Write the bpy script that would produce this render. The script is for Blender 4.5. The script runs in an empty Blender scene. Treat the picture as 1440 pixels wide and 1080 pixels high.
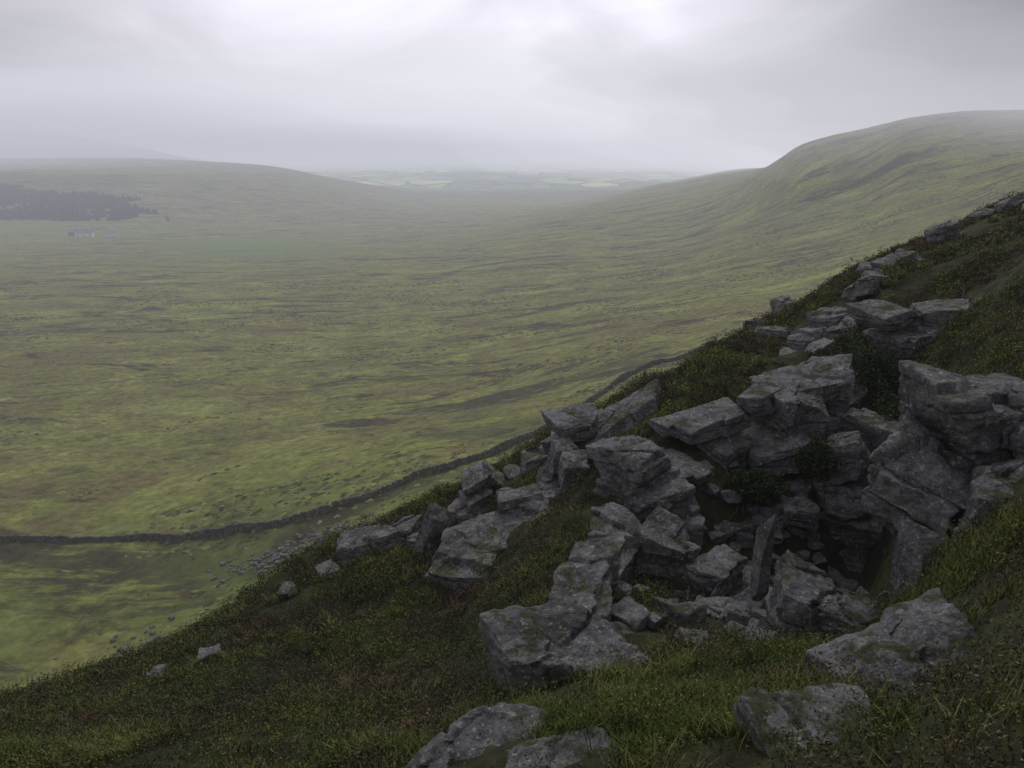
import bpy, math, numpy as np
from mathutils import Matrix, Euler, Vector
rng=np.random.default_rng(7)
# ---------------- noise ----------------
_perm=np.random.default_rng(3).permutation(256); _perm=np.concatenate([_perm,_perm,_perm])
_g=np.array([[1,1,0],[-1,1,0],[1,-1,0],[-1,-1,0],[1,0,1],[-1,0,1],[1,0,-1],[-1,0,-1],[0,1,1],[0,-1,1],[0,1,-1],[0,-1,-1],[1,1,0],[-1,1,0],[0,-1,1],[0,-1,-1]],float)
def pn(x,y,z=0.0):
    x=np.asarray(x,float); y=np.asarray(y,float); z=np.zeros_like(x)+z
    xi=np.floor(x).astype(np.int64); yi=np.floor(y).astype(np.int64); zi=np.floor(z).astype(np.int64)
    fx=x-xi; fy=y-yi; fz=z-zi
    xi&=255; yi&=255; zi&=255
    u=fx**3*(fx*(fx*6-15)+10); v=fy**3*(fy*(fy*6-15)+10); w=fz**3*(fz*(fz*6-15)+10)
    def c(i,j,k):
        h=_perm[_perm[_perm[xi+i]+yi+j]+zi+k]&15
        g=_g[h]; return g[...,0]*(fx-i)+g[...,1]*(fy-j)+g[...,2]*(fz-k)
    l=lambda a,b,t:a+(b-a)*t
    return l(l(l(c(0,0,0),c(1,0,0),u),l(c(0,1,0),c(1,1,0),u),v),l(l(c(0,0,1),c(1,0,1),u),l(c(0,1,1),c(1,1,1),u),v),w)
def fbm(x,y,z=0.0,o=4,r=.5):
    s=0;a=1
    for i in range(o):
        s=s+a*pn(x*2**i+17.3*i,y*2**i+5.1*i,np.asarray(z)*2**i+3.7*i); a*=r
    return s
def pchip(x,y,xq):
    x=np.asarray(x,float); y=np.asarray(y,float)
    h=np.diff(x); d=(np.diff(y,axis=0).T/h).T
    m=np.zeros_like(y)
    a=d[:-1];b=d[1:]
    hh=h.reshape((-1,)+(1,)*(y.ndim-1))
    w1=2*hh[1:]+hh[:-1]; w2=hh[1:]+2*hh[:-1]
    ok=(a*b)>0
    aa=np.where(ok,a,1);bb=np.where(ok,b,1)
    m[1:-1]=np.where(ok,(w1+w2)/(w1/aa+w2/bb),0)
    m[0]=d[0];m[-1]=d[-1]
    i=np.clip(np.searchsorted(x,xq)-1,0,len(x)-2)
    t=((xq-x[i])/h[i]); hi=h[i]
    if y.ndim>1: t=t[:,None]; hi=hi[:,None]
    t2=t*t;t3=t2*t
    return (2*t3-3*t2+1)*y[i]+(t3-2*t2+t)*hi*m[i]+(-2*t3+3*t2)*y[i+1]+(t3-t2)*hi*m[i+1]
def mesh_obj(name,V,F,mat=None,smooth=True,cols=None,attrs=None):
    me=bpy.data.meshes.new(name); V=np.asarray(V,np.float32)
    if not isinstance(F,list): F=[F]
    F=[f for f in F if len(f)]
    tot=np.concatenate([np.full(len(f),f.shape[1]) for f in F]); idx=np.concatenate([f.ravel() for f in F])
    me.vertices.add(len(V)); me.vertices.foreach_set('co',V.ravel())
    me.loops.add(len(idx)); me.loops.foreach_set('vertex_index',idx.astype(np.int32))
    me.polygons.add(len(tot)); st=np.concatenate([[0],np.cumsum(tot)[:-1]])
    me.polygons.foreach_set('loop_start',st.astype(np.int32)); me.polygons.foreach_set('loop_total',tot.astype(np.int32))
    me.polygons.foreach_set('use_smooth',np.full(len(tot),smooth))
    me.update(calc_edges=True); me.validate()
    if cols is not None:
        at=me.color_attributes.new('Col','FLOAT_COLOR','POINT'); c=np.ones((len(V),4),np.float32); c[:,:3]=cols; at.data.foreach_set('color',c.ravel())
    if attrs:
        for k,v in attrs.items():
            at=me.attributes.new(k,'FLOAT','POINT'); at.data.foreach_set('value',np.asarray(v,np.float32))
    ob=bpy.data.objects.new(name,me); bpy.context.scene.collection.objects.link(ob)
    if mat: me.materials.append(mat)
    return ob
# ---------------- terrain stations ----------------
# columns keyed by bearing x/y; each station (y,z): foot, near, mid, mid2, crest, toe, moor edge, wall, moor..., hill, far
T={
-5:  [(.5,-1.9),(3,-4.5),(5,-6),(8,-8),(11,-10),(30,-35),(60,-57),(110,-60),(200,-69),(350,-77),(650,-90),(1200,-110),(2600,0),(3300,-30),(5500,150),(14000,100)],
-1.2:[(.5,-1.9),(5,-5),(7,-6.6),(10,-8.8),(13,-11),(40,-45),(75,-59),(118,-60.4),(200,-69),(350,-77),(650,-90),(1200,-110),(2600,0),(3300,-40),(5500,200),(14000,100)],
-.75:[(.5,-1.8),(7,-6.2),(9,-7.6),(12,-9.6),(15,-11.5),(45,-48),(80,-59),(118,-60.4),(200,-69),(350,-77),(650,-90),(1200,-110),(2600,-9),(3300,-40),(5500,210),(14000,100)],
-.5: [(.5,-1.8),(7,-6.0),(10,-8.1),(13,-9.7),(17,-11.6),(45,-46),(80,-57),(115,-58.7),(200,-68),(350,-76),(650,-90),(1200,-110),(2600,-12),(3300,-60),(5500,90),(14000,0)],
-.3: [(.5,-1.75),(6.5,-5.6),(10,-7.8),(14,-9.6),(19,-10.5),(45,-42),(80,-54),(110,-53),(200,-66),(350,-75),(650,-88),(1300,-112),(2600,-38),(3300,-90),(5500,-100),(14000,-30)],
-.2: [(.5,-1.72),(6,-5.2),(9.5,-7.4),(14,-9.1),(20,-9.9),(45,-38),(78,-50),(112,-50.3),(200,-64),(350,-74),(650,-87),(1400,-114),(2600,-84),(3300,-110),(5500,-115),(14000,-50)],
-.1: [(.5,-1.7),(5.5,-4.8),(9,-7),(14,-8.7),(21,-9.4),(45,-34),(75,-46),(115,-47.2),(200,-62),(350,-72),(650,-86),(1500,-115),(2600,-125),(3500,-128),(5500,-110),(14000,-60)],
.05: [(.5,-1.7),(5,-4.3),(8.3,-5.95),(13,-7.0),(20,-7.4),(45,-27),(80,-42),(135,-46.9),(220,-58),(380,-68),(700,-78),(1100,-84.7),(2300,-120),(3500,-128),(5500,-115),(14000,-60)],
.2:  [(.5,-1.7),(4.3,-3.8),(8,-5.6),(13,-6.8),(20,-5.8),(40,-19),(80,-34),(180,-46.4),(260,-54),(420,-62),(700,-69),(1100,-58),(2000,-62),(2800,-115),(5500,-115),(14000,-60)],
.27: [(.5,-1.7),(4.2,-3.6),(7.8,-5.5),(13,-7.0),(23,-5.5),(42,-16),(82,-29),(185,-43),(270,-51),(420,-56),(650,-56),(1000,-38),(1900,-36),(2800,-105),(5500,-115),(14000,-60)],
.35: [(.5,-1.68),(4,-3.45),(7.5,-5.3),(13,-7.2),(26,-5.1),(45,-14),(85,-24),(190,-40),(280,-48),(430,-50),(600,-42),(850,11),(1500,-20),(2700,-90),(5500,-110),(14000,-60)],
.42: [(.5,-1.65),(3.9,-3.3),(7.2,-5.1),(12.5,-7.2),(28,-4.2),(47,-11),(88,-19),(190,-35),(280,-42),(420,-43),(580,-32),(820,24),(1450,5),(2700,-80),(5500,-110),(14000,-60)],
.48: [(.5,-1.62),(3.8,-3.2),(7,-4.9),(12,-7.1),(30,-3.6),(50,-8),(90,-14.5),(190,-29),(280,-35),(400,-36),(550,-20),(800,33),(1400,30),(2600,-60),(5500,-100),(14000,-50)],
.55: [(.5,-1.6),(3.5,-3.05),(7,-4.85),(11.5,-5.6),(33,-2.9),(50,-6),(100,-9.5),(190,-22),(280,-28),(400,-26),(550,-11),(790,38),(1350,44),(2600,-40),(5500,-90),(14000,-40)],
.62: [(.5,-1.58),(3.3,-2.75),(6.5,-4.15),(11,-4.2),(36,-2.0),(50,-4),(110,-5.2),(190,-15),(280,-20),(400,-14),(550,-2),(780,38),(1300,54),(2600,-20),(5500,-70),(14000,-30)],
.9:  [(.5,-1.5),(3,-2.2),(6,-2.6),(12,-2),(36,1),(50,1.5),(110,4),(190,6),(280,10),(400,18),(550,28),(780,45),(1300,60),(2600,20),(5500,-50),(14000,-20)],
1.6: [(.5,-1.4),(3,-1.5),(6,-1.2),(12,0),(36,6),(50,9),(110,18),(190,26),(280,34),(400,40),(550,48),(780,60),(1300,70),(2600,50),(5500,0),(14000,0)],
5:   [(.5,-.8),(3,.5),(6,2),(12,5),(36,16),(50,20),(110,34),(190,42),(280,50),(400,55),(550,60),(780,70),(1300,80),(2600,60),(5500,20),(14000,20)]}
ak=np.array(sorted(T)); SY=np.array([[math.log(p[0]) for p in T[k]] for k in ak]); SZ=np.array([[p[1] for p in T[k]] for k in ak])
acol=np.concatenate([np.linspace(-5,-1,30)[:-1],np.linspace(-1,1,520),np.linspace(1,5,30)[1:]])
CY=pchip(ak,SY,acol); CZ=pchip(ak,SZ,acol)
ly=np.concatenate([np.linspace(math.log(.5),math.log(3),60)[:-1],np.linspace(math.log(3),math.log(45),380)[:-1],np.linspace(math.log(45),math.log(14000),620)])
NA,NR=len(acol),len(ly)
Z=np.zeros((NR,NA))
for j in range(NA): Z[:,j]=pchip(CY[j],CZ[j],np.clip(ly,CY[j][0],CY[j][-1]))
Yg=np.exp(ly)[:,None]*np.ones((1,NA)); Xg=Yg*acol[None,:]
def relief(X,Y):
    R=np.hypot(X,Y); z=0
    for lam,am in ((.35,.04),(.8,.12),(2,.18),(5,.28),(14,.25),(40,.3),(120,1.2),(400,5)):
        w=np.clip((R/lam-3)/5,0,1)*np.clip(1-(R/lam-220)/300,0,1)
        if w.max()<=0: continue
        z=z+am*w*pn(X/lam+lam,Y/lam-2*lam,lam*.37)*1.3
    return z
Z+=relief(Xg,Yg)
def segd(X,Y,p,q):
    d=np.array(q)-np.array(p); t=np.clip(((X-p[0])*d[0]+(Y-p[1])*d[1])/(d@d),0,1)
    return np.hypot(X-p[0]-t*d[0],Y-p[1]-t*d[1]),t
dd,tt=segd(Xg,Yg,(5.2,11.0),(9.3,19.8)); Z-=np.exp(-(dd/.9)**2)*(1.1-.4*tt)
dd,tt=segd(Xg,Yg,(3.0,13.0),(7.4,15.2)); Z-=np.exp(-(dd/1.2)**2)*1.3
def H(x,y):
    x=np.asarray(x,float); y=np.maximum(np.asarray(y,float),.51)
    a=np.clip(x/y,-4.99,4.99); l=np.log(y)
    j=np.clip(np.searchsorted(acol,a)-1,0,NA-2); i=np.clip(np.searchsorted(ly,l)-1,0,NR-2)
    ta=(a-acol[j])/(acol[j+1]-acol[j]); tl=(l-ly[i])/(ly[i+1]-ly[i])
    return (Z[i,j]*(1-ta)+Z[i,j+1]*ta)*(1-tl)+(Z[i+1,j]*(1-ta)+Z[i+1,j+1]*ta)*tl
# ---------------- node helpers ----------------
class NT:
    def __init__(s,name):
        s.m=bpy.data.materials.new(name); s.m.use_nodes=True; s.t=s.m.node_tree; s.t.nodes.clear()
        s.out=s.n('ShaderNodeOutputMaterial'); s.b=s.n('ShaderNodeBsdfPrincipled'); s.l(s.b.outputs[0],s.out.inputs[0])
        s.b.inputs['Roughness'].default_value=.9
        s.b.inputs['Specular IOR Level'].default_value=.2
    def n(s,t,**k):
        x=s.t.nodes.new(t)
        for a,b in k.items(): setattr(x,a,b)
        return x
    def l(s,a,b): s.t.links.new(a,b)
    def pos(s): 
        if not hasattr(s,'_p'): s._p=s.n('ShaderNodeNewGeometry')
        return s._p.outputs['Position']
    def mp(s,sc,v=None,loc=(0,0,0),rot=(0,0,0)):
        x=s.n('ShaderNodeMapping'); x.inputs['Scale'].default_value=sc; x.inputs['Location'].default_value=loc; x.inputs['Rotation'].default_value=rot; s.l(v or s.pos(),x.inputs[0]); return x.outputs[0]
    def noise(s,sc,v=None,det=5,ro=.6,dist=0):
        x=s.n('ShaderNodeTexNoise'); x.inputs['Scale'].default_value=sc; x.inputs['Detail'].default_value=det; x.inputs['Roughness'].default_value=ro; x.inputs['Distortion'].default_value=dist
        s.l(v or s.pos(),x.inputs['Vector']); return x.outputs['Fac']
    def ramp(s,f,st):
        x=s.n('ShaderNodeValToRGB'); e=x.color_ramp.elements
        while len(e)<len(st): e.new(.5)
        for q,(p,c) in zip(e,st): q.position=p; q.color=(c if hasattr(c,'__len__') else (c,c,c))+(1,)
        s.l(f,x.inputs[0]); return x.outputs[0]
    def mix(s,f,a,b,bl='MIX'):
        x=s.n('ShaderNodeMix',data_type='RGBA',blend_type=bl)
        for i,v in ((0,f),(6,a),(7,b)):
            if isinstance(v,(int,float)): x.inputs[i].default_value=v
            elif isinstance(v,tuple): x.inputs[i].default_value=v+(1,)
            else: s.l(v,x.inputs[i])
        return x.outputs[2]
    def math(s,op,a,b=0.,c=None):
        x=s.n('ShaderNodeMath',operation=op)
        for i,v in enumerate((a,b)):
            if isinstance(v,(int,float)): x.inputs[i].default_value=v
            else: s.l(v,x.inputs[i])
        return x.outputs[0]
    def attr(s,nm):
        x=s.n('ShaderNodeAttribute',attribute_name=nm); return x
    def bump(s,h,st,d,prev=None):
        x=s.n('ShaderNodeBump'); x.inputs['Strength'].default_value=st; x.inputs['Distance'].default_value=d; s.l(h,x.inputs['Height'])
        if prev: s.l(prev,x.inputs['Normal'])
        return x.outputs[0]
# terrain material
m=NT('moorland')
R8=(0,0,-.25)
big=m.noise(1,m.mp((.010,.013,.0),rot=R8),det=12,ro=.72,dist=.5)
mid=m.noise(1,m.mp((.035,.045,.0),rot=R8),det=10,ro=.76,dist=.3)
fine=m.noise(.45,det=8,ro=.8)
col=m.ramp(mid,[(.32,(.10,.11,.032)),(.44,(.2,.23,.05)),(.55,(.28,.31,.065)),(.68,(.42,.42,.14))])
brown=m.ramp(big,[(.40,0.),(.46,.75),(.51,.05),(.57,.85),(.68,.2)])
col=m.mix(brown,col,(.185,.145,.065))
hags=m.ramp(m.noise(1,m.mp((.013,.032,0),loc=(3,9,0),rot=R8),det=12,ro=.77,dist=1.),[(.53,0.),(.58,.9)])
col=m.mix(hags,col,(.06,.048,.03))
hag2=m.ramp(m.noise(1,m.mp((.06,.11,0),loc=(7,2,0),rot=R8),det=9,ro=.77,dist=.6),[(.55,0.),(.62,.7)])
col=m.mix(hag2,col,(.065,.066,.03))
strip=m.ramp(m.noise(1,m.mp((.012,.03,0),loc=(13,4,0),rot=R8),det=8,ro=.7,dist=.5),[(.56,0.),(.66,.6)])
col=m.mix(strip,col,(.34,.38,.11))
col=m.mix(.9,col,m.ramp(fine,[(.34,.45),(.5,1.),(.66,1.6)]),'MULTIPLY')
nearc=m.ramp(m.noise(2.5,det=6,ro=.7),[(.35,(.02,.017,.011)),(.5,(.04,.042,.016)),(.65,(.065,.075,.025))])
col=m.mix(m.attr('near').outputs['Fac'],col,nearc)
grc=m.ramp(m.noise(.25,det=9,ro=.78),[(.36,(.08,.13,.03)),(.5,(.16,.23,.048)),(.64,(.29,.35,.09))])
col=m.mix(m.attr('green').outputs['Fac'],col,grc)
vor=m.n('ShaderNodeTexVoronoi'); vor.inputs['Scale'].default_value=1; m.l(m.mp((.0055,.0022,0)),vor.inputs['Vector'])
sep=m.n('ShaderNodeSeparateColor'); m.l(vor.outputs['Color'],sep.inputs[0])
fc=m.ramp(sep.outputs[0],[(.0,(.08,.15,.04)),(.3,(.4,.6,.12)),(.55,(.68,.88,.25)),(.8,(.12,.2,.07)),(1.,(.78,.88,.4))])  # bright greens put the sunlit patch into the field colour
vd=m.n('ShaderNodeTexVoronoi',feature='DISTANCE_TO_EDGE'); vd.inputs['Scale'].default_value=1; m.l(m.mp((.0055,.0022,0)),vd.inputs['Vector'])
fc=m.mix(m.ramp(vd.outputs['Distance'],[(.02,1.),(.07,0.)]),fc,(.03,.05,.02))
fc=m.mix(m.ramp(m.noise(.0012,det=4),[(.40,.6),(.5,0.)]),fc,(.05,.07,.035))
col=m.mix(m.attr('field').outputs['Fac'],col,fc)
m.l(col,m.b.inputs['Base Color'])
b=m.bump(m.noise(.5,det=9,ro=.8),.4,.5); b=m.bump(m.noise(5,det=6,ro=.7),.6,.08,b); m.l(b,m.b.inputs['Normal'])
Xf,Yf=Xg.ravel(),Yg.ravel()
R=np.hypot(Xf,Yf)
near=np.clip((46-R)/12,0,1)
af=Xf/Yf
green=np.exp(-((Yf-1150-200*np.sin(af*6))/250)**2)*np.clip((-.18-af)/.1,0,1)*np.clip(.6+1.4*fbm(Xf/180,Yf/180,2.),0,1)
green=np.maximum(green, .75*np.clip(1-np.abs(R-(95+70*np.clip(af+.3,0,1)))/60,0,1)*np.clip(.45+1.5*fbm(Xf/25,Yf/25,5.),0,1))
field=np.clip((Yf-3000)/500,0,1)*np.clip((af+.35)/.08,0,1)
idx=(np.arange(NR-1)[:,None]*NA+np.arange(NA-1)[None,:])
F=np.stack([idx,idx+1,idx+NA+1,idx+NA],-1).reshape(-1,4)
mesh_obj('terrain_ground',np.stack([Xf,Yf,Z.ravel()],-1),F,m.m,True,attrs={'near':near,'green':green,'field':field})
# ---------------- rocks ----------------
_cs={}
def cubesphere(n):
    if n in _cs: return _cs[n]
    t=np.tan(np.linspace(-1,1,n+1)*math.pi/4); V=[];F=[];o=0
    u,v=np.meshgrid(t,t,indexing='ij'); one=np.ones_like(u)
    for P in ((one,u,v),(-one,v,u),(v,one,u),(u,-one,v),(u,v,one),(v,u,-one)):
        V.append(np.stack(P,-1).reshape(-1,3)); i=(np.arange(n)[:,None]*(n+1)+np.arange(n)[None,:])
        F.append(np.stack([i,i+n+1,i+n+2,i+1],-1).reshape(-1,4)+o); o+=(n+1)**2
    V=np.concatenate(V);F=np.concatenate(F)
    _,first,inv=np.unique(np.round(V,5),axis=0,return_index=True,return_inverse=True)
    V=V[first];F=inv.ravel()[F]; V=V/np.linalg.norm(V,axis=1,keepdims=True)
    _cs[n]=(V,F); return _cs[n]
def rockmesh(size,seed,n=24,p=46,strat=.25,rough=1.,jit=.16,extra=6,joints=None):
    r=np.random.default_rng(seed); D,F=cubesphere(n)
    size=np.asarray(size,float)
    N=np.array([[1,0,0],[-1,0,0],[0,1,0],[0,-1,0],[0,0,1],[0,0,-1]],float)+r.normal(0,jit,(6,3))*np.array([1,1,.6])
    d=r.uniform(.84,1.0,6)
    E=r.normal(0,1,(extra,3)); N=np.vstack([N,E]); N/=np.linalg.norm(N,axis=1,keepdims=True)
    d=np.concatenate([d,np.abs(N[6:]).sum(1)*r.uniform(.6,.84,extra)])
    g=np.clip(D@N.T/d,0,None); rr=(g**p).sum(1)**(-1/p)
    P=D*rr[:,None]*size/2
    o=seed*1.37
    s=min(1.,size.min()*1.2)
    w=fbm(P[:,0]*1.1+o,P[:,1]*1.1,P[:,2]*1.1,2); w2=fbm(P[:,0]*2.6+o,P[:,1]*2.6,P[:,2]*2.6+4,2)
    f2=fbm(P[:,0]*5+o,P[:,1]*5,P[:,2]*8,4,.55)
    P=P+D*((.09*w+.05*w2+.035*f2)*rough*s)[:,None]
    nj=(joints if joints is not None else (2 if size.max()>1.2 else (1 if n>20 else 0)))
    for k in range(nj):
        an=r.uniform(0,math.pi); nv=np.array([math.cos(an),math.sin(an),r.normal(0,.25)]); c0=r.uniform(-.28,.28)*size.max()
        t=P@nv-c0+.04*f2+.12*w2; sd=np.clip(t/.02,-1,1)
        P[:,2]+=sd*r.normal(0,.05)*s; P+=np.outer(sd,np.cross(nv,[0,0,1]))*r.normal(0,.05)*s
        P-=D*(np.exp(-(t/.022)**2)*.06*np.clip(.6+2*w,0,1.3)*s)[:,None]
    if strat>0:
        q=(P[:,2]+.07*w+.03*w2+.012*f2)/strat+o; k=np.floor(q).astype(int); f=q-k
        hv=_perm[(k&255)]/255.-.5; hv2=_perm[((k*7+3)&255)]/255.-.5
        fade=np.clip(.6+2.2*w2,0,1)
        gr=np.exp(-(np.minimum(f,1-f)*strat/.018)**2)*fade
        side=np.clip(1.3-np.abs(D[:,2])*1.4,0,1)
        P[:,0]+=D[:,0]*side*(hv*.17-gr*.08)*s+hv2*.06*s; P[:,1]+=D[:,1]*side*(hv2*.17-gr*.08)*s+hv*.04*s
    return P,F
def rot(rz,tx=0,ty=0): return np.array(Matrix.Rotation(math.radians(tx),3,'X')@Matrix.Rotation(math.radians(ty),3,'Y')@Matrix.Rotation(math.radians(rz),3,'Z'))
rocks_fp=[]
m=NT('gritstone'); rk=m
geo=m.pos(); 
n1=m.noise(1.1,det=8,ro=.65); n2=m.noise(6,det=10,ro=.74); n3=m.noise(45,det=5,ro=.75)
c=m.ramp(n1,[(.3,(.08,.077,.08)),(.46,(.15,.147,.153)),(.6,(.22,.215,.225)),(.75,(.17,.15,.13))])
c=m.mix(.85,c,m.ramp(n2,[(.34,.3),(.5,1.),(.66,1.55)]),'MULTIPLY')
c=m.mix(.55,c,m.ramp(n3,[(.35,.4),(.5,1.),(.65,1.6)]),'MULTIPLY')
lich=m.ramp(m.noise(6.5,det=8,ro=.78,dist=.3),[(.56,0.),(.62,.75)])
c=m.mix(lich,c,(.33,.335,.305))
lich2=m.ramp(m.noise(15,m.mp((1,1,1),loc=(5,5,5)),det=4,ro=.6),[(.6,0.),(.65,.85)])
c=m.mix(lich2,c,(.45,.45,.42))
bd=m.noise(1,m.mp((.7,.7,16)),det=7,ro=.62)
c=m.mix(.45,c,m.ramp(bd,[(.36,.3),(.46,1.),(.6,1.15)]),'MULTIPLY')
sx=m.n('ShaderNodeSeparateXYZ'); m.l(m._p.outputs['Normal'],sx.inputs[0])
mo=m.math('MULTIPLY',m.ramp(sx.outputs[2],[(.4,0.),(.8,1.)]),m.ramp(m.noise(1.9,det=8,ro=.76),[(.52,0.),(.58,.9)]))
c=m.mix(mo,c,(.06,.074,.02))
m.l(c,m.b.inputs['Base Color']); m.b.inputs['Roughness'].default_value=.75
b=m.bump(bd,.5,.03); b=m.bump(n2,.9,.06,b); b=m.bump(n3,.7,.012,b); m.l(b,m.b.inputs['Normal'])
class Acc:
    def __init__(s): s.V=[];s.F=[];s.o=0
    def add(s,V,F): s.V.append(V);s.F.append(F+s.o);s.o+=len(V)
    def make(s,name,mat,smooth=False): return mesh_obj(name,np.concatenate(s.V),np.concatenate(s.F),mat,smooth)
def block(acc,x,y,z,size,rz,tx,ty,seed,n=24,fp=True,**k):
    P,F=rockmesh(size,seed,n,**k); P=P@rot(rz,tx,ty).T+np.array([x,y,z]); acc.add(P,F)
    if fp: rocks_fp.append((x,y,max(size[0],size[1])*.42,z+size[2]*.35))
def boulder(name,x,y,size,rz=0,tx=0,ty=0,seed=1,up=.25,n=34,z=None,**k):
    a=Acc(); 
    if z is None: z=float(H(x,y))+size[2]*up
    block(a,x,y,z,size,rz,tx,ty,seed,n,**k); return a.make(name,rk.m)
B=boulder
B('gritstone_block',.6,8.2,(1.45,1.3,1.35),22,6,-8,11,z=-5.95,n=90,extra=4,strat=.75)
B('gritstone_block',.95,9.9,(.9,1.9,.95),-12,10,10,12,z=-6.1,n=70,strat=.45)
B('gritstone_block',1.5,11.8,(.9,2.0,.9),-18,12,14,13,z=-6.5,n=70,strat=.35)
B('boulder',1.5,8.9,(1.1,1.3,.8),35,0,14,14,z=-6.35,n=60)
B('rock_slab',-.3,5.3,(1.5,1.0,.55),25,10,-15,15,z=-4.95,n=64,strat=.3)
B('rock_slab',.42,4.8,(1.0,.8,.5),20,12,-14,16,z=-4.45,n=64,strat=.3)
B('boulder',3.3,5.6,(1.55,1.15,.95),20,14,-16,34,z=-4.2,n=90,strat=.4,joints=1)
B('boulder',1.85,4.2,(.85,.7,.6),10,10,-8,18,z=-3.55,n=64)
B('boulder',6.25,10.1,(1.7,1.5,1.4),12,5,-6,19,z=-3.45,n=80,strat=.5)
B('gritstone_block',5.35,9.6,(1.1,1.3,1.35),30,5,18,20,z=-4.3,n=74,strat=.4)
B('boulder',5.9,8.7,(1.1,1.1,1.5),-20,0,10,21,z=-4.2,n=64,strat=0,p=16)
B('gritstone_block',5.1,8.9,(.6,.7,1.6),15,0,4,22,z=-5.2,n=64,strat=.6)
B('gritstone_block',5.6,8.2,(.6,.7,1.3),25,0,6,32,z=-4.9,n=54,strat=.7)
B('standing_stone',3.4,9.8,(.2,.26,1.3),10,3,2,23,z=-5.3,n=30,strat=0,rough=.5,joints=0)
B('boulder',4.1,9.3,(1.3,.9,.7),-20,5,12,24,z=-5.85,n=60)
B('boulder',3.4,12.0,(1.1,.9,.8),30,5,-14,25,z=-6.9,n=50)
B('boulder',2.6,12.2,(.8,.7,.6),0,5,14,26,z=-6.5,n=44)
B('gritstone_block',2.6,13.2,(1.0,.8,1.0),40,20,5,27,z=-7.0,n=50)
B('boulder',4.6,12.0,(.9,.9,.7),-30,5,4,28,z=-7.6,n=44)
B('boulder',5.6,11.2,(.9,.7,.7),50,5,4,68,z=-7.1,n=44)
B('boulder',4.2,13.2,(1.1,.8,.8),20,15,-14,75,z=-8.0,n=44)
B('boulder',5.6,13.9,(1.0,.9,.8),-20,5,24,76,z=-8.1,n=44)
B('rock_slab',-.2,15.6,(2.5,1.4,.5),5,6,-10,29,z=-7.85,n=74,strat=.2)
B('rock_slab',-1.0,15.0,(1.5,1.2,.45),-20,6,-8,30,z=-8.25,n=60,strat=.2)
B('rock_slab',.6,16.6,(1.8,1.2,.45),10,6,-12,31,z=-7.35,n=60,strat=.2)
B('rock_pinnacle',-1.85,17,(.45,.4,1.2),20,5,14,33,z=-8.5,n=30,strat=0)
for i,(x,y,s) in enumerate(((-3.9,18.3,1.1),(-3.2,18.1,.8),(-2.7,18.6,.9),(-4.4,17.4,.6),(-1.1,18.4,1.0),(-6.2,14.4,.55),(-7.2,14,.4),(-5.3,17,.5),(-2.2,17.8,.7),(-1.4,17.6,.5))):
    B('boulder',x,y,(s,s*.8,s*.6),i*40,5,-10,40+i,up=.25,n=34)
def crag(name,x,y,ang,L,Tk,zb,zt,lh=.4,dipL=-10,dipT=8,seed=1,bw=(.7,1.6),n=34,taper=.25,topn=44,offs=.2,miss=.35,tilt=4):
    r=np.random.default_rng(seed); a=Acc(); ca,sa=math.cos(math.radians(ang)),math.sin(math.radians(ang))
    nl=max(1,int(round((zt-zb)/lh)))
    for k in range(nl):
        zz=zb+(k+.5)*(zt-zb)/nl; t=-L/2+r.uniform(-.3,.1); inset=taper*k/nl+r.normal(0,.08)
        while t<L/2*(1-.1*k/nl):
            w=r.uniform(*bw); c=t+w/2; t+=w*r.uniform(.9,1.05)
            if k==nl-1 and r.random()<miss: continue
            off=r.normal(0,offs)+inset
            h=(zt-zb)/nl*r.uniform(.9,1.6)
            px=x+ca*c-sa*off; py=y+sa*c+ca*off; pz=zz+math.tan(math.radians(-dipL))*c+r.normal(0,.05)
            block(a,px,py,pz,(w*1.06,Tk*r.uniform(.6,1.15),h),ang+r.normal(0,12),dipT+r.normal(0,tilt),dipL+r.normal(0,tilt),int(r.integers(1e5)),topn if k==nl-1 else n,fp=True,strat=lh*.6,joints=1)
    return a.make(name,rk.m)
crag('rock_outcrop',5.3,16.6,24,7.0,2.0,-9.2,-5.3,.75,-9,6,51,taper=.45,offs=.35,bw=(.7,1.6),tilt=6,n=44,topn=50)
crag('rock_outcrop',3.0,15.3,28,2.8,1.2,-8.4,-6.4,.5,-10,8,52,bw=(.5,1.1),offs=.3,tilt=7)
crag('rock_outcrop',7.9,16.6,55,2.4,1.3,-8.8,-6.0,.65,-4,6,57,bw=(.7,1.3),n=40)
B('rock_slab',4.3,16.9,(1.9,1.2,.4),24,12,-9,53,z=-5.7,n=70,strat=.2,extra=8)
B('rock_slab',6.6,17.9,(1.9,1.4,.45),20,10,-8,71,z=-5.2,n=70,strat=.2,extra=8)
B('boulder',5.5,17.2,(.9,.8,.5),50,10,-8,78,z=-5.3,n=50,strat=.2)
B('boulder',7.6,18.3,(.9,.7,.5),10,10,-8,79,z=-5.0,n=50,strat=.2)
B('rock_slab',2.4,18.3,(2.5,1.3,.55),24,8,-24,55,z=-6.25,n=70,strat=.25)
B('gritstone_block',1.15,17.0,(.7,1.3,1.9),10,4,8,56,z=-7.2,n=60,strat=.35)
B('gritstone_block',1.5,17.9,(1.2,1.2,.55),10,4,-8,66,z=-6.1,n=50,strat=.3)
crag('rock_outcrop',.2,18.9,14,2.6,1.4,-9.2,-7.4,.45,-16,6,58,bw=(.5,1.0))
crag('rock_outcrop',10.6,20.2,12,2.5,1.5,-6.4,-3.7,.5,-4,5,59,bw=(.7,1.5),miss=.2)
crag('rock_outcrop',9.2,24,24,2.4,1.4,-7,-5.1,.5,-6,6,60,bw=(.6,1.4),miss=.2)
crag('rock_outcrop',14.6,28.5,20,4.6,1.6,-5.4,-3.7,.5,-4,4,61,bw=(.6,1.8),miss=.35,tilt=8)
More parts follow.
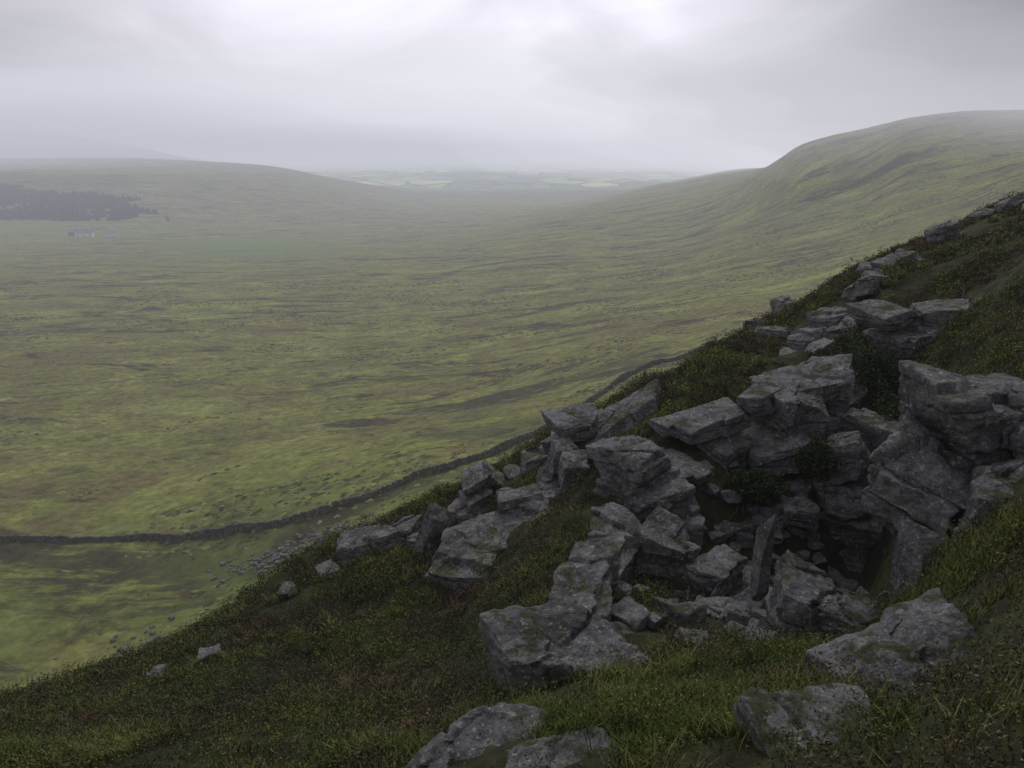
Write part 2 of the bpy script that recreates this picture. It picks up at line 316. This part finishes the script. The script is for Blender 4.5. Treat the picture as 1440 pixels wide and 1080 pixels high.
crag('rock_outcrop',7.0,9.9,70,2.2,1.3,-4.4,-3.0,.6,0,0,62)
crag('rock_outcrop',8.3,22,30,1.8,1.0,-6.6,-5.5,.35,-6,6,64,bw=(.6,1.0))
crag('rock_outcrop',12.6,24.5,20,2.8,1.2,-5.0,-3.9,.4,-4,4,65,bw=(.6,1.4),miss=.35,tilt=8)
crag('rock_outcrop',15.6,24,20,2.6,1.2,-4.0,-2.8,.4,-4,4,73,bw=(.6,1.4),miss=.35,tilt=8)
crag('rock_outcrop',12.9,20,30,2.0,1.2,-4.8,-3.6,.4,-4,4,77,bw=(.6,1.4),miss=.35,tilt=8)
crag('rock_outcrop',18.5,31,25,4.0,1.2,-4.2,-2.7,.4,-4,4,80,bw=(.5,1.3),miss=.45,tilt=9)
for i in range(34):
    t=rng.uniform(0,1); x=7.5+14*t+rng.normal(0,1.1); y=21+12*t+rng.normal(0,2.8); s=rng.uniform(.35,1.4)
    B('boulder',x,y,(s,s*.8,s*.55),rng.uniform(0,180),rng.normal(0,8),-6+rng.normal(0,8),140+i,up=.2,n=34)
a=Acc()
for i in range(220):
    t=rng.uniform(0,1); x=rng.normal(3.3+3.0*t,.9); y=9.5+6.0*t+rng.normal(0,.8); s=rng.uniform(.12,.6)
    block(a,x,y,float(H(x,y))+s*.15,(s,s*rng.uniform(.6,1),s*rng.uniform(.3,.8)),rng.uniform(0,180),rng.normal(0,15),rng.normal(0,15),int(i+300),14,fp=False,strat=0)
a.make('gully_rubble',rk.m)
def scree(name,pts,seed):
    r=np.random.default_rng(seed); a=Acc()
    for (x,y,sx,sy,nn,smin,smax) in pts:
        for i in range(nn):
            px=r.normal(x,sx);py=r.normal(y,sy); s=r.uniform(smin,smax)
            block(a,px,py,float(H(px,py))+s*.1,(s,s*.8,s*.6),r.uniform(0,180),0,0,int(r.integers(1e5)),5,fp=False,strat=0)
    a.make(name,rk.m)
scree('scree',[(-32,101,5,1.6,240,.2,.8),(-26,103,3,1,60,.3,.9)],1)
scree('scree',[(-42,85,3,1.4,50,.3,1.1),(-46,82,5,4,25,.3,1.0),(-34,86,12,8,25,.2,.7)],2)
# ---------------- dry stone wall ----------------
aw=np.concatenate([np.linspace(-1.3,.5,400)])
wy=np.exp(pchip(ak,SY[:,7],aw)); wx=aw*wy
seg=np.hypot(np.diff(wx),np.diff(wy)); cum=np.concatenate([[0],np.cumsum(seg)]); 
a=Acc(); s=0; r=np.random.default_rng(5)
while s<cum[-1]:
    x=np.interp(s,cum,wx);y=np.interp(s,cum,wy);x2=np.interp(s+.5,cum,wx);y2=np.interp(s+.5,cum,wy); an=math.degrees(math.atan2(y2-y,x2-x))
    zb=float(H(x,y)); w=r.uniform(.45,.9)
    hgt=1.25+.18*math.sin(s*.13)+.14*math.sin(s*.41)
    for k in range(4):
        block(a,x+r.normal(0,.05),y+r.normal(0,.05),zb-.1+(k+.5)*hgt/4,(w*1.1,.75-.1*k,hgt/4*r.uniform(1.,1.5)),an+r.normal(0,6),0,0,int(r.integers(1e5)),3,fp=False,strat=0)
    s+=w*.95
m=NT('wall_stone'); c=m.ramp(m.noise(1.3,det=5),[(.35,(.07,.067,.058)),(.6,(.19,.18,.16))]); m.l(c,m.b.inputs['Base Color']); wallm=m.m
a.make('dry_stone_wall',wallm)
# ---------------- vegetation ----------------
fp=np.array(rocks_fp)
def freeofrock(x,y,k=1.):
    ok=np.ones(len(x),bool)
    for (rx,ry,rr,_z) in fp: ok&=((x-rx)**2+(y-ry)**2)>(rr*k)**2
    return ok
def scatter(nn,y0,y1,am,seed,power=1.):
    r=np.random.default_rng(seed); u=r.uniform(0,1,nn); y=(y0**power+u*(y1**power-y0**power))**(1/power); x=y*r.uniform(-am,am,nn); return x,y,r
def leafmat(name):
    m=NT(name); at=m.attr('Col'); m.l(at.outputs['Color'],m.b.inputs['Base Color']); m.b.inputs['Roughness'].default_value=.7
    return m.m
lm=leafmat('foliage')
gully=lambda x,y:np.minimum(segd(x,y,(3.6,10.2),(6.5,13.5))[0],segd(x,y,(3.2,13.4),(7.0,15.2))[0])
x,y,r=scatter(24000,1.8,42,.92,11,1.55)
msk=fbm(x/2.5,y/2.5,1.5,3)+.12; grassy=np.exp(-((x-1.8)**2/2.0+(y-6.3)**2/2.5))
keep=(msk-grassy*.9>-.5)&freeofrock(x,y,1.08)&(gully(x,y)>1.15); x,y=x[keep],y[keep]; z=H(x,y); K=len(x); L=80
big_=1+.5*(fbm(x/1.2,y/1.2,12.,2)>.1)
cr=r.uniform(.12,.3,K)*big_; ch=cr*r.uniform(.6,1.15,K)
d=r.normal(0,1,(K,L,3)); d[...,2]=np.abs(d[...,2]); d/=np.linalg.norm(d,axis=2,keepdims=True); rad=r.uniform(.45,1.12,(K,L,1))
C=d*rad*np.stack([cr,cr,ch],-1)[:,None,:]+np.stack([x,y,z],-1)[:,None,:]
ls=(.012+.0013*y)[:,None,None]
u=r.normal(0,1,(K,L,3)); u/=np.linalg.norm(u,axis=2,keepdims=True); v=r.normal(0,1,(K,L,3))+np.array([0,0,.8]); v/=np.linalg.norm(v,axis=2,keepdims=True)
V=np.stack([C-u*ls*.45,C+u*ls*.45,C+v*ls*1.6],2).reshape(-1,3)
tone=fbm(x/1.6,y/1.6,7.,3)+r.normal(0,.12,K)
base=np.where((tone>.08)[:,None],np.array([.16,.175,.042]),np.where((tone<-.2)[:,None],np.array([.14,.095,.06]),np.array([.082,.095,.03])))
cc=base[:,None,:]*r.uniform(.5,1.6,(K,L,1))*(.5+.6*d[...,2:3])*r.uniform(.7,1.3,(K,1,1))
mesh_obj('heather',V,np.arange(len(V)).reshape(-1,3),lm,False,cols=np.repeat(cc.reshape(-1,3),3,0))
def grass(name,nt,nb,y0,y1,am,seed,thr,colr,hr,power=1.5,mask=None):
    x,y,r=scatter(nt,y0,y1,am,seed,power)
    q=fbm(x/2.2+9,y/2.2,4.,3)+(mask(x,y) if mask else 0)
    kp=(q>thr)&freeofrock(x,y,.85)&(gully(x,y)>.8); x,y,q=x[kp],y[kp],q[kp]; K=len(x)
    bx=(x[:,None]+r.normal(0,.07,(K,nb))).ravel(); by=(y[:,None]+r.normal(0,.07,(K,nb))).ravel(); bz=H(bx,by)-.02
    h=r.uniform(*hr,len(bx)); an=r.uniform(0,2*math.pi,len(bx)); ln=h*r.uniform(.2,.9,len(bx)); w=.002+.0006*by
    dx,dy=np.cos(an)*ln,np.sin(an)*ln; px,py=-np.sin(an)*w,np.cos(an)*w
    z0=np.zeros_like(bx)
    b0=np.stack([bx,by,bz],-1); pw=np.stack([px,py,z0],-1)
    m1=b0+np.stack([dx*.35,dy*.35,h*.6],-1); t1=b0+np.stack([dx,dy,h],-1)
    V=np.stack([b0-pw,b0+pw,m1+pw*.8,m1-pw*.8,t1],1).reshape(-1,3); n=len(bx); i=np.arange(n)[:,None]*5
    c0=np.array(colr[0]);c1=np.array(colr[1]); tt=np.clip(np.repeat(.5+.9*fbm(x/1.1,y/1.1,3.,2),nb)+r.normal(0,.2,n),0,1)[:,None]
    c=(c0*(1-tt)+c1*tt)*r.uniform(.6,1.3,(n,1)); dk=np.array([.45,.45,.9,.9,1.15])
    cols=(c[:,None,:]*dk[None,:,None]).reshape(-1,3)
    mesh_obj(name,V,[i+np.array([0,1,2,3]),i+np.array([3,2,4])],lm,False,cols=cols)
gm=lambda x,y:1.2*np.exp(-((x-1.8)**2/2.0+(y-6.3)**2/2.5))+.3*np.exp(-((x-4.6)**2/4+(y-8)**2/4))
grass('moor_grass',19000,15,2,42,.95,21,.06,((.10,.135,.028),(.3,.29,.1)),(.07,.26),1.6,gm)
grass('moor_grass',8000,20,2.2,9,.95,22,.35,((.10,.165,.028),(.28,.31,.09)),(.05,.17),1.4,gm)
# rush and heather clumps out on the moor
x,y,r=scatter(70000,62,560,.72,31,1.15)
q=fbm(x/45,y/26,3.3,4)+.45*fbm(x/9,y/6,1.,2); kp=q>.34; x,y,q=x[kp],y[kp],q[kp]; K=len(x); z=H(x,y)-.1
s=r.uniform(.2,.65,K)*(1+y/600); hh=s*r.uniform(.3,.7,K); an=np.linspace(0,2*math.pi,6)[:-1]+r.uniform(0,6,(K,1))
rg=np.stack([x[:,None]+np.cos(an)*s[:,None]*r.uniform(.6,1.6,(K,5)),y[:,None]+np.sin(an)*s[:,None]*.8*r.uniform(.6,1.4,(K,5)),z[:,None]+0*an],-1)
tp=np.stack([x,y,z+hh],-1)[:,None,:]; V=np.concatenate([rg,tp],1).reshape(-1,3); i=np.arange(K)[:,None]*6
tone=r.random((K,1)); cl=np.where(tone<.4,np.array([.08,.09,.032]),np.where(tone<.7,np.array([.12,.093,.05]),np.array([.24,.26,.09])))*r.uniform(.6,1.4,(K,1))
mesh_obj('rush_clumps',V,[np.concatenate([np.concatenate([i+k,i+(k+1)%5,i+5],1) for k in range(5)])],lm,True,cols=np.repeat(cl,6,0))
def bush(name,x,y,z,rx,ry,rz,nl,seed,col=(.045,.064,.02)):
    r=np.random.default_rng(seed); d=r.normal(0,1,(nl,3)); d/=np.linalg.norm(d,axis=1,keepdims=True); rad=r.uniform(.35,1,nl)**.5*(1+.5*fbm(d[:,0]*2,d[:,1]*2,d[:,2]*2+seed,3))
    C=d*rad[:,None]*np.array([rx,ry,rz])+np.array([x,y,z]); s=r.uniform(.02,.05,(nl,1))
    u=r.normal(0,1,(nl,3));u/=np.linalg.norm(u,axis=1,keepdims=True);v=r.normal(0,1,(nl,3));v/=np.linalg.norm(v,axis=1,keepdims=True)
    V=np.stack([C-u*s,C-v*s*.6,C+u*s,C+v*s*.6],1).reshape(-1,3); n=nl
    cc=np.array(col)*r.uniform(.4,1.7,(nl,1)); mesh_obj(name,V,np.arange(4*n).reshape(-1,4),lm,False,cols=np.repeat(cc,4,0))
bush('bilberry_bush',8.8,19.3,-5.5,.9,1.2,1.0,16000,1)
bush('bilberry_bush',9.6,21.3,-5.1,.8,1,.8,9000,2)
bush('bilberry_bush',8.8,17.2,-6.2,.8,1,1.0,14000,3)
bush('bilberry_bush',7.6,13.6,-5.9,.6,.9,.8,9000,4)
bush('bilberry_bush',5.1,15.6,-6.7,.6,.4,.35,6000,5)
bush('bilberry_bush',6.6,16.2,-6.3,.5,.5,.4,6000,6)
# ---------------- conifer plantation ----------------
r=np.random.default_rng(9); N=12000; y=r.uniform(1330,1880,N); x=y*r.uniform(-.85,-.405,N)
edge=(x/y<-.44-.05*fbm(y/160,y*0,1.))&(y<1800-(x/y+.7)*900+60*fbm(x/90,y/90))&(fbm(x/130,y/130,3.)>-.35)
x,y=x[edge],y[edge]; z=H(x,y)-1; n=len(x); h=r.uniform(5,9,n); w=h*r.uniform(.35,.48,n); V=[];F=[];Cc=[]
ang=np.linspace(0,2*math.pi,7)[:-1]; o=0; cl=r.uniform(.5,1.5,(n,1))*np.array([.035,.052,.034])
for lv,(zb,zt,k) in enumerate(((.08,.6,1.),(.35,.82,.72),(.62,1.,.42))):
    ring=np.stack([x[:,None]+np.cos(ang)*w[:,None]*k*r.uniform(.7,1.2,(n,6)),y[:,None]+np.sin(ang)*w[:,None]*k,z[:,None]+h[:,None]*zb*r.uniform(.8,1.1,(n,6))],-1)
    tip=np.stack([x,y,z+h*zt],-1)[:,None,:]
    V.append(np.concatenate([ring,tip],1).reshape(-1,3)); i=np.arange(n)[:,None]*7+o
    for q in range(6): F.append(np.concatenate([i+q,i+(q+1)%6,i+6],1))
    Cc.append(np.repeat(cl,7,0)); o+=n*7
mesh_obj('conifer_plantation',np.concatenate(V),np.concatenate(F),lm,False,cols=np.concatenate(Cc))
# ---------------- farm ----------------
def simple(name,c,ro=.8):
    m=NT(name); n=m.noise(.6,det=4); cc=m.mix(.5,c,m.ramp(n,[(.3,.7),(.7,1.2)]),'MULTIPLY'); m.l(cc,m.b.inputs['Base Color']); m.b.inputs['Roughness'].default_value=ro; return m.m
white=simple('whitewash',(.85,.85,.83)); slate=simple('slate',(.3,.3,.33)); dark=simple('window_glass',(.03,.03,.035),.3); stone=simple('farm_stone',(.25,.24,.22))
def house(name,x,y,L,W,Hh,rz,wallmat,chim=True):
    e=bpy.data.objects.new(name,None); bpy.context.scene.collection.objects.link(e); e.location=(x,y,float(H(x,y))-.3); e.rotation_euler=(0,0,math.radians(rz))
    l,w,g=L/2,W/2,W*.38
    def part(nm,V,F,mt):
        me=bpy.data.meshes.new(nm); me.from_pydata(V,[],F); me.materials.append(mt); o=bpy.data.objects.new(nm,me); bpy.context.scene.collection.objects.link(o); o.parent=e
    part('walls',[(-l,-w,0),(l,-w,0),(l,w,0),(-l,w,0),(-l,-w,Hh),(l,-w,Hh),(l,w,Hh),(-l,w,Hh),(-l,0,Hh+g),(l,0,Hh+g)],[(0,1,5,4),(2,3,7,6),(1,2,6,9,5),(3,0,4,8,7)],wallmat)
    q=.4
    part('roof',[(-l-q,-w-q,Hh-.1),(l+q,-w-q,Hh-.1),(l+q,0,Hh+g+.15),(-l-q,0,Hh+g+.15),(-l-q,w+q,Hh-.1),(l+q,w+q,Hh-.1)],[(0,1,2,3),(3,2,5,4)],slate)
    def box(nm,cx,cy,cz,sx,sy,sz,mt):
        V=[(cx+a*sx/2,cy+b_*sy/2,cz+c_*sz/2) for a in(-1,1) for b_ in(-1,1) for c_ in(-1,1)]
        part(nm,V,[(0,1,3,2),(4,6,7,5),(0,4,5,1),(2,3,7,6),(0,2,6,4),(1,5,7,3)],mt)
    k=0
    for wx_ in np.linspace(-l*.7,l*.7,3):
        for wz in ((1.5,3.8) if Hh>5.5 else (1.6,)):
            k+=1; box('window_%d'%k,wx_,-w-.03,wz,1.0,.1,1.2,dark)
    box('door',l*.25,-w-.04,1.05,1.1,.1,2.1,dark)
    if chim:
        box('chimney_1',-l+.6,0,Hh+g+.6,.9,.9,1.6,stone); box('chimney_2',l-.6,0,Hh+g+.6,.9,.9,1.6,stone)
house('farmhouse',-578,1100,22,8,6.5,10,white)
house('barn',-545,1106,16,9,5,30,white,False)
house('barn',-600,1128,26,12,5,-18,stone,False)
# ---------------- camera ----------------
cam=bpy.data.cameras.new('camera'); co=bpy.data.objects.new('camera',cam); bpy.context.scene.collection.objects.link(co)
cam.sensor_width=36; cam.lens=28.25; cam.clip_start=.05; cam.clip_end=100000; co.location=(0,0,0); co.rotation_euler=(math.radians(74),0,0)
bpy.context.scene.camera=co
# ---------------- mist (air that absorbs and glows; emission stands in for scattered cloud light) ----------------
def mistmat(name,dens,col):
    mt=bpy.data.materials.new(name); mt.use_nodes=True; t=mt.node_tree; t.nodes.clear(); o=t.nodes.new('ShaderNodeOutputMaterial')
    v=t.nodes.new('ShaderNodeVolumeAbsorption'); v.inputs['Color'].default_value=(0,0,0,1); v.inputs['Density'].default_value=dens
    e=t.nodes.new('ShaderNodeEmission'); e.inputs[0].default_value=col+(1,); e.inputs[1].default_value=dens
    ad=t.nodes.new('ShaderNodeAddShader'); t.links.new(v.outputs[0],ad.inputs[0]); t.links.new(e.outputs[0],ad.inputs[1]); t.links.new(ad.outputs[0],o.inputs['Volume'])
    return mt
def mist(name,z0,z1,dens,col,y0=-300,y1=16000):
    V=[(x,y,z) for x in(-30000,30000) for y in(y0,y1) for z in(z0,z1)]
    me=bpy.data.meshes.new(name); me.from_pydata(V,[],[(0,1,3,2),(4,6,7,5),(0,4,5,1),(2,3,7,6),(0,2,6,4),(1,5,7,3)])
    me.materials.append(mistmat(name,dens,col)); ob=bpy.data.objects.new(name,me); bpy.context.scene.collection.objects.link(ob)
def bank(name,c,r,rz,dens,col,shells=4):
    e=bpy.data.objects.new(name,None); bpy.context.scene.collection.objects.link(e)
    D,F=cubesphere(14); mt=mistmat(name,dens/shells,col)
    wob=1+.35*fbm(D[:,0]*1.3+c[0],D[:,1]*1.3,D[:,2]*1.3,2)
    for i in range(shells):
        k=(i+1)/shells; P=D*wob[:,None]*np.array(r)*k; P=P@np.array(Matrix.Rotation(math.radians(rz),3,'Z')).T+np.array(c)
        o=mesh_obj('mist_shell_%d'%(i+1),P,F,mt,True); o.parent=e
mist('valley_mist',-400,70,.00030,(.53,.545,.615))
mist('distant_mist',-401,520,.0006,(.86,.86,.93),5200,17000)
bank('low_cloud',(460,700,55),(430,330,80),-30,.0055,(.5,.5,.55),5)
bank('low_cloud',(-2300,3300,150),(2100,700,190),0,.003,(.66,.66,.74),4)
bank('low_cloud',(-1300,1950,25),(1200,380,90),-8,.0022,(.5,.505,.58),5)
bank('low_cloud',(560,1900,60),(620,400,150),10,.0045,(.98,.97,1.04),6)
bank('low_cloud',(-100,3000,230),(1500,500,190),0,.0022,(.88,.88,.95),5)
# ---------------- sky ----------------
w=bpy.data.worlds.new('World'); bpy.context.scene.world=w; w.use_nodes=True; t=w.node_tree; bg=t.nodes['Background']; bg.inputs[1].default_value=.1
N_=t.nodes.new; Lk=t.links.new
def M(op,a,b=0.):
    x=N_('ShaderNodeMath'); x.operation=op
    for i,v in enumerate((a,b)):
        if isinstance(v,(int,float)): x.inputs[i].default_value=v
        else: Lk(v,x.inputs[i])
    return x.outputs[0]
sky=N_('ShaderNodeTexSky'); sky.sky_type='NISHITA'; sky.sun_disc=False; sky.sun_elevation=math.radians(50); sky.sun_rotation=math.radians(10)
tc=N_('ShaderNodeTexCoord')
mpn=N_('ShaderNodeMapping'); mpn.inputs['Scale'].default_value=(1,1,2.4); mpn.inputs['Rotation'].default_value=(0,math.radians(35),0); Lk(tc.outputs['Generated'],mpn.inputs[0])
nz=N_('ShaderNodeTexNoise'); nz.inputs['Scale'].default_value=3.2; nz.inputs['Detail'].default_value=7; nz.inputs['Roughness'].default_value=.5; nz.inputs['Distortion'].default_value=.7; Lk(mpn.outputs[0],nz.inputs['Vector'])
def lobe(d,p,k):
    v=Vector(d).normalized(); x=N_('ShaderNodeVectorMath'); x.operation='DOT_PRODUCT'; Lk(tc.outputs['Generated'],x.inputs[0]); x.inputs[1].default_value=v
    return M('MULTIPLY',M('POWER',M('MAXIMUM',x.outputs['Value'],0.),float(p)),float(k))
br=M('ADD',M('ADD',lobe((.15,1,.03),30,5.4),lobe((-.25,1,.12),26,2.6)),lobe((0,1,.2),3,2.6))
br=M('ADD',M('ADD',br,lobe((.78,1,.27),16,-4.0)),2.8)
br=M('MULTIPLY',br,M('ADD',M('MULTIPLY',nz.outputs['Fac'],1.4),.33))
cc=N_('ShaderNodeVectorMath'); cc.operation='SCALE'; cc.inputs[0].default_value=(.975,.955,1.05); Lk(M('MAXIMUM',br,.8),cc.inputs['Scale'])
mx=N_('ShaderNodeMix'); mx.data_type='RGBA'; mx.inputs[0].default_value=.96; Lk(sky.outputs[0],mx.inputs[6]); Lk(cc.outputs[0],mx.inputs[7]); Lk(mx.outputs[2],bg.inputs[0])
sl=bpy.data.lights.new('sun','SUN'); sl.energy=.8; sl.angle=math.radians(25); sl.color=(1,.96,.9); so=bpy.data.objects.new('sun',sl); bpy.context.scene.collection.objects.link(so)
dirv=Vector((math.sin(math.radians(10))*math.cos(math.radians(50)),math.cos(math.radians(10))*math.cos(math.radians(50)),math.sin(math.radians(50))))
so.rotation_euler=dirv.to_track_quat('Z','Y').to_euler()
sc=bpy.context.scene; sc.view_settings.view_transform='Standard'; sc.view_settings.look='None'; sc.view_settings.exposure=0
